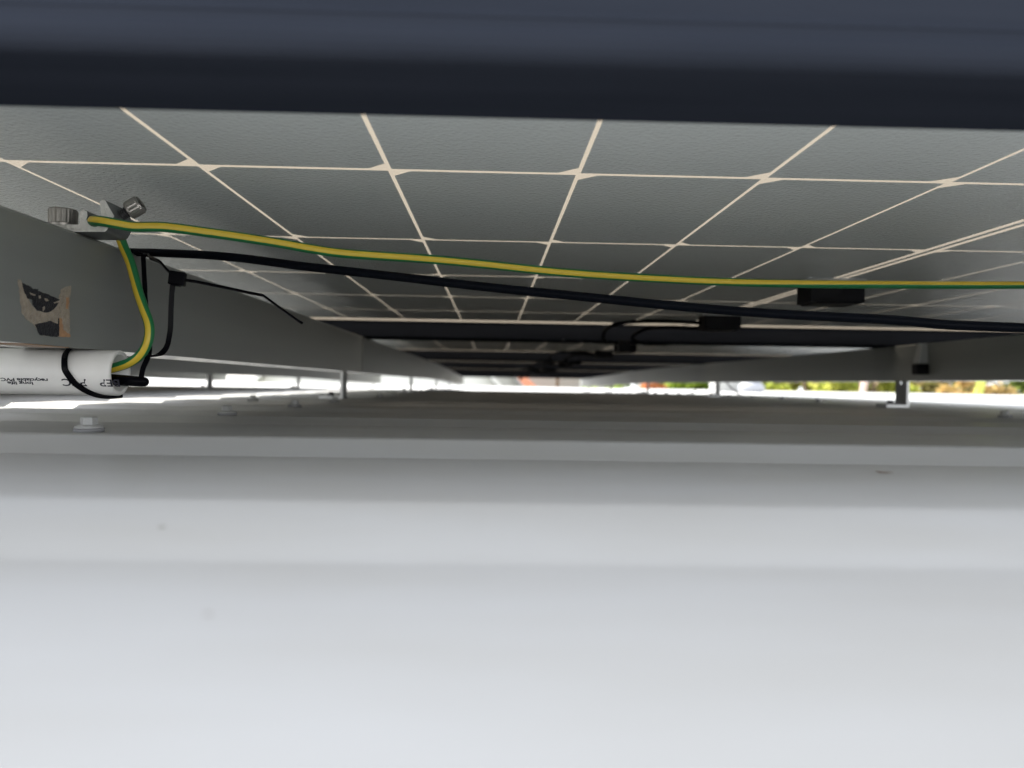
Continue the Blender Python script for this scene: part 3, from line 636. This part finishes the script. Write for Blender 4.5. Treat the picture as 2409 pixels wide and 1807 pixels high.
# ------------------------------------------------------------------ houses beyond the roof
def house(name, lab, x0, x1, y0, y1, eave, ridge, wallm, roofm, hip=0.0, over=0.35):
    root = thing(name, lab, 'house', ((x0 + x1) / 2, y0, -3.6), None); L0 = root.location.copy()
    mb = MB(); xm = (x0 + x1) / 2
    a = [Vector(p) - L0 for p in ((x0, y0, -3.6), (x1, y0, -3.6), (x1, y1, -3.6), (x0, y1, -3.6), (x0, y0, eave), (x1, y0, eave), (x1, y1, eave), (x0, y1, eave))]
    mb.v = a
    for q in ((0, 1, 5, 4), (1, 2, 6, 5), (2, 3, 7, 6), (3, 0, 4, 7)): mb.face(q)
    if not hip:
        mb.v += [Vector((xm, y0, ridge)) - L0, Vector((xm, y1, ridge)) - L0]; mb.face((4, 5, 8)); mb.face((6, 7, 9))
    mb.build('wall', wallm, root)
    mb = MB(); sl = (ridge - eave) / ((x1 - x0) / 2); dz = .12
    def slab(ps):
        n0 = len(mb.v); ps = [Vector(p) - L0 for p in ps]
        mb.v += ps + [p + Vector((0, 0, dz)) for p in ps]; k_ = len(ps)
        mb.face([n0 + i for i in range(k_)][::-1]); mb.face([n0 + k_ + i for i in range(k_)])
        for i in range(k_): mb.face((n0 + i, n0 + (i + 1) % k_, n0 + k_ + (i + 1) % k_, n0 + k_ + i))
    eo_ = eave - over * sl * (0 if hip else 1)
    if not hip:
        slab([(x0 - over, y0 - over, eo_ + .03), (xm, y0 - over, ridge + .03), (xm, y1 + over, ridge + .03), (x0 - over, y1 + over, eo_ + .03)])
        slab([(xm, y0 - over, ridge + .03), (x1 + over, y0 - over, eo_ + .03), (x1 + over, y1 + over, eo_ + .03), (xm, y1 + over, ridge + .03)])
    else:
        ym = (y0 + y1) / 2; rl_, rr_ = x0 + hip, x1 - hip
        e0, e1, f0, f1 = x0 - over, x1 + over, y0 - over, y1 + over
        slab([(e0, f0, eave + .02), (e1, f0, eave + .02), (rr_, ym, ridge), (rl_, ym, ridge)]); slab([(e1, f1, eave + .02), (e0, f1, eave + .02), (rl_, ym, ridge), (rr_, ym, ridge)])
        slab([(e1, f0, eave + .02), (e1, f1, eave + .02), (rr_, ym, ridge)]); slab([(e0, f1, eave + .02), (e0, f0, eave + .02), (rl_, ym, ridge)])
    mb.build('roof', roofm, root)
    for wx in (x0 + (x1 - x0) * .28, x0 + (x1 - x0) * .68):
        mb = MB()
        for (q0, q1, r0, r1) in ((-.65, .65, -.06, 0), (-.65, .65, 1.2, 1.26), (-.65, -.59, 0, 1.2), (.59, .65, 0, 1.2)):
            mb.box((wx + q0 - L0.x, -.06, 0.9 + r0), (wx + q1 - L0.x, -.002, .9 + r1))
        wf = mb.build('window', MAT['wwall'], root)
        mb = MB(); mb.box((wx - .585 - L0.x, -.03, .905), (wx + .585 - L0.x, -.004, 2.095)); mb.build('pane', MAT['wglass'], wf)
    return root
house('gabled_house', 'white gabled house at the bright far end, left of the orange roof', -7.6, 1.75, 20, 29, -1.70, 3.0, MAT['wwall'], MAT['wwall'], over=.3)
house('gabled_house', 'pale grey gabled house just left of the orange tiled roof', -6.5, 3.1, 31, 38, -2.2, 3.0, MAT['gwall'], MAT['groof'])
house('tiled_house', 'house with an orange terracotta tiled roof seen in the middle of the far gap', -7.5, 3.6, 40, 48, -1.75, 2.8, MAT['gwall'], MAT['tile'], hip=4.4)
house('gabled_house', 'long pale house behind the brown pole in the far gap', -4.0, 9.0, 52, 62, 0.6, 4.6, MAT['gwall'], MAT['groof'])
root = thing('wooden_pole', 'thin brown pole in front of the pale far house', 'pole', ((1311 - 1157) * 22 / F, 22, -3.6))
mb = MB(); mb.lathe((0, 0, 0), (0, 0, 1), [(0, .055), (7.5, .04)], 12); mb.build('post', MAT['pole'], root)
mb = MB(); mb.box((-.7, -.05, 6.9), (.7, .05, 7.0)); mb.build('crossarm', MAT['pole'], root)

# ------------------------------------------------------------------ trees beyond the roof
def tree(lab, px, Y, zc, rad, rz, leafm, barkm, n, ls, seed, lean=0.0, name='leafy_tree', group='trees beyond the roof'):
    rn_ = random.Random(seed); x = (px - 1157) * Y / F
    root = thing(name, lab, 'tree', (x, Y, -3.6), group)
    H = zc + 3.6; top = Vector((lean, 0, H + rz * .3)); mb = MB()
    tp = [Vector((0, 0, -.1)), Vector((lean * .2, .05, H * .35)), Vector((lean * .6, -.05, H * .7)), top]
    mb.tube(spline(tp, 4), [0.035 + .11 * rad / 2 * (1 - i / 12) for i in range(13)], 9)
    for q in range(7):
        a = q * 2.4 + rn_.random(); s0 = tp[1].lerp(tp[3], .25 + .09 * q)
        e = Vector((lean + math.cos(a) * rad * .75, math.sin(a) * rad * .75, H + rz * rn_.uniform(-.3, .6)))
        mb.tube(spline([s0, s0.lerp(e, .5) + Vector((0, 0, .15)), e], 4), [.05 * (1 - i / 10) + .008 for i in range(9)], 6)
    mb.build('trunk', barkm, root)
    cl = []
    for q in range(int(16 + rad * 9)):
        while True:
            p = Vector((rn_.uniform(-1, 1), rn_.uniform(-1, 1), rn_.uniform(-1, 1)))
            if .35 < p.length < 1: break
        cl.append((Vector((lean + p.x * rad, p.y * rad, H + p.z * rz)), rn_.uniform(.22, .42) * rad))
    mb = MB()
    for q in range(n):
        c, r_ = rn_.choice(cl); d = Vector((rn_.gauss(0, .5), rn_.gauss(0, .5), rn_.gauss(0, .42))) * r_
        p = c + d; u_ = Vector((rn_.gauss(0, 1), rn_.gauss(0, 1), rn_.gauss(0, .7))).normalized(); v_ = u_.cross(Vector((rn_.gauss(0, 1), rn_.gauss(0, 1), rn_.gauss(0, 1)))).normalized()
        l_ = ls * rn_.uniform(.6, 1.4); i0 = len(mb.v)
        mb.v += [p - u_ * l_, p + v_ * l_ * .38 + u_ * l_ * .1, p + u_ * l_, p - v_ * l_ * .38 + u_ * l_ * .1]; mb.face((i0, i0 + 1, i0 + 2, i0 + 3))
    mb.build('crown', leafm, root, fix=False)
    return root
tree('small bright green bush left of the orange blossoms', 1424, 15, -.55, .42, .62, MAT['lg'], MAT['bark'], 1500, .07, 1)
tree('orange flowering tree behind the third right foot', 1535, 16, -.15, .42, .42, MAT['lr'], MAT['bark'], 2600, .07, 2)
tree('green tree between the orange blossoms and the second right foot', 1632, 17.5, .3, .75, 1.2, MAT['lg'], MAT['bark'], 2600, .09, 3)
tree('yellow leaved tree right of the grey ventilator dome', 1838, 17, .1, .62, 1.3, MAT['ly'], MAT['bark'], 2800, .09, 4)
tree('bright yellow-green tree left of the pale leaning trunk', 1935, 16, .2, .75, 1.3, MAT['ly'], MAT['bark'], 3200, .09, 5)
tree('pale leaning trunk tree with few leaves, left of the nearest right foot', 1989, 14.5, 2.6, 1.0, .8, MAT['lg'], MAT['pbark'], 900, .09, 6, lean=.9)
tree('fresh green tree just left of the nearest right foot', 2065, 16.5, .0, .75, 1.2, MAT['ly'], MAT['bark'], 3000, .09, 7)
tree('olive and tan tree just right of the nearest right foot', 2195, 17.5, .3, .95, 1.4, MAT['lo'], MAT['bark'], 3400, .09, 8)
tree('dry blond feathery tree near the right edge', 2290, 14, -.25, .42, .62, MAT['lb'], MAT['bark'], 2400, .08, 9)
tree('dry tan bush at the right edge', 2370, 13.5, -.42, .45, .55, MAT['lb'], MAT['bark'], 2200, .08, 10)
for i, (px, Y, c, m_) in enumerate(((1440, 46, 3.0, 'lg'), (1570, 34, 1.2, 'ld'), (1700, 38, 1.5, 'lg'), (1850, 33, 1.2, 'ld'), (2010, 36, 1.4, 'ld'), (2160, 32, 1.0, 'ld'), (2330, 38, 2.4, 'lo'), (2500, 33, 1.2, 'ld'), (2700, 36, 1.2, 'ld'))):
    tree('tall dark tree far behind the front trees', px, Y, c, 2.3, 3.2, MAT[m_], MAT['bark'], 3600, .20, 30 + i, group='tall trees far behind')
root = thing('green_stem', 'leaning yellow-green stem rising through the dry foliage at the right', 'plant', ((2318 - 1157) * 13 / F, 13, -3.6))
mb = MB(); mb.tube(spline([(-.5, 0, 0), (-.2, 0, 2), (0, 0, 3.5), (.25, 0, 4.6), (.35, .1, 5.4)], 5), [.07] * 12 + [.06] * 9, 12); mb.build('stalk', MAT['stem'], root)
mb = MB()
for q in range(7):
    a = q * .9; e = Vector((.35 + math.cos(a) * 1.0, .1 + math.sin(a) * 1.0, 5.6)); s0 = Vector((.35, .1, 5.3))
    pts_ = spline([s0, s0.lerp(e, .5) + Vector((0, 0, .5)), e], 6)
    mb.ribbon(pts_, Vector((-math.sin(a), math.cos(a), 0)), [.05 + .16 * math.sin(math.pi * i / (len(pts_) - 1)) for i in range(len(pts_))], .004)
mb.build('leaves', MAT['ly'], root)
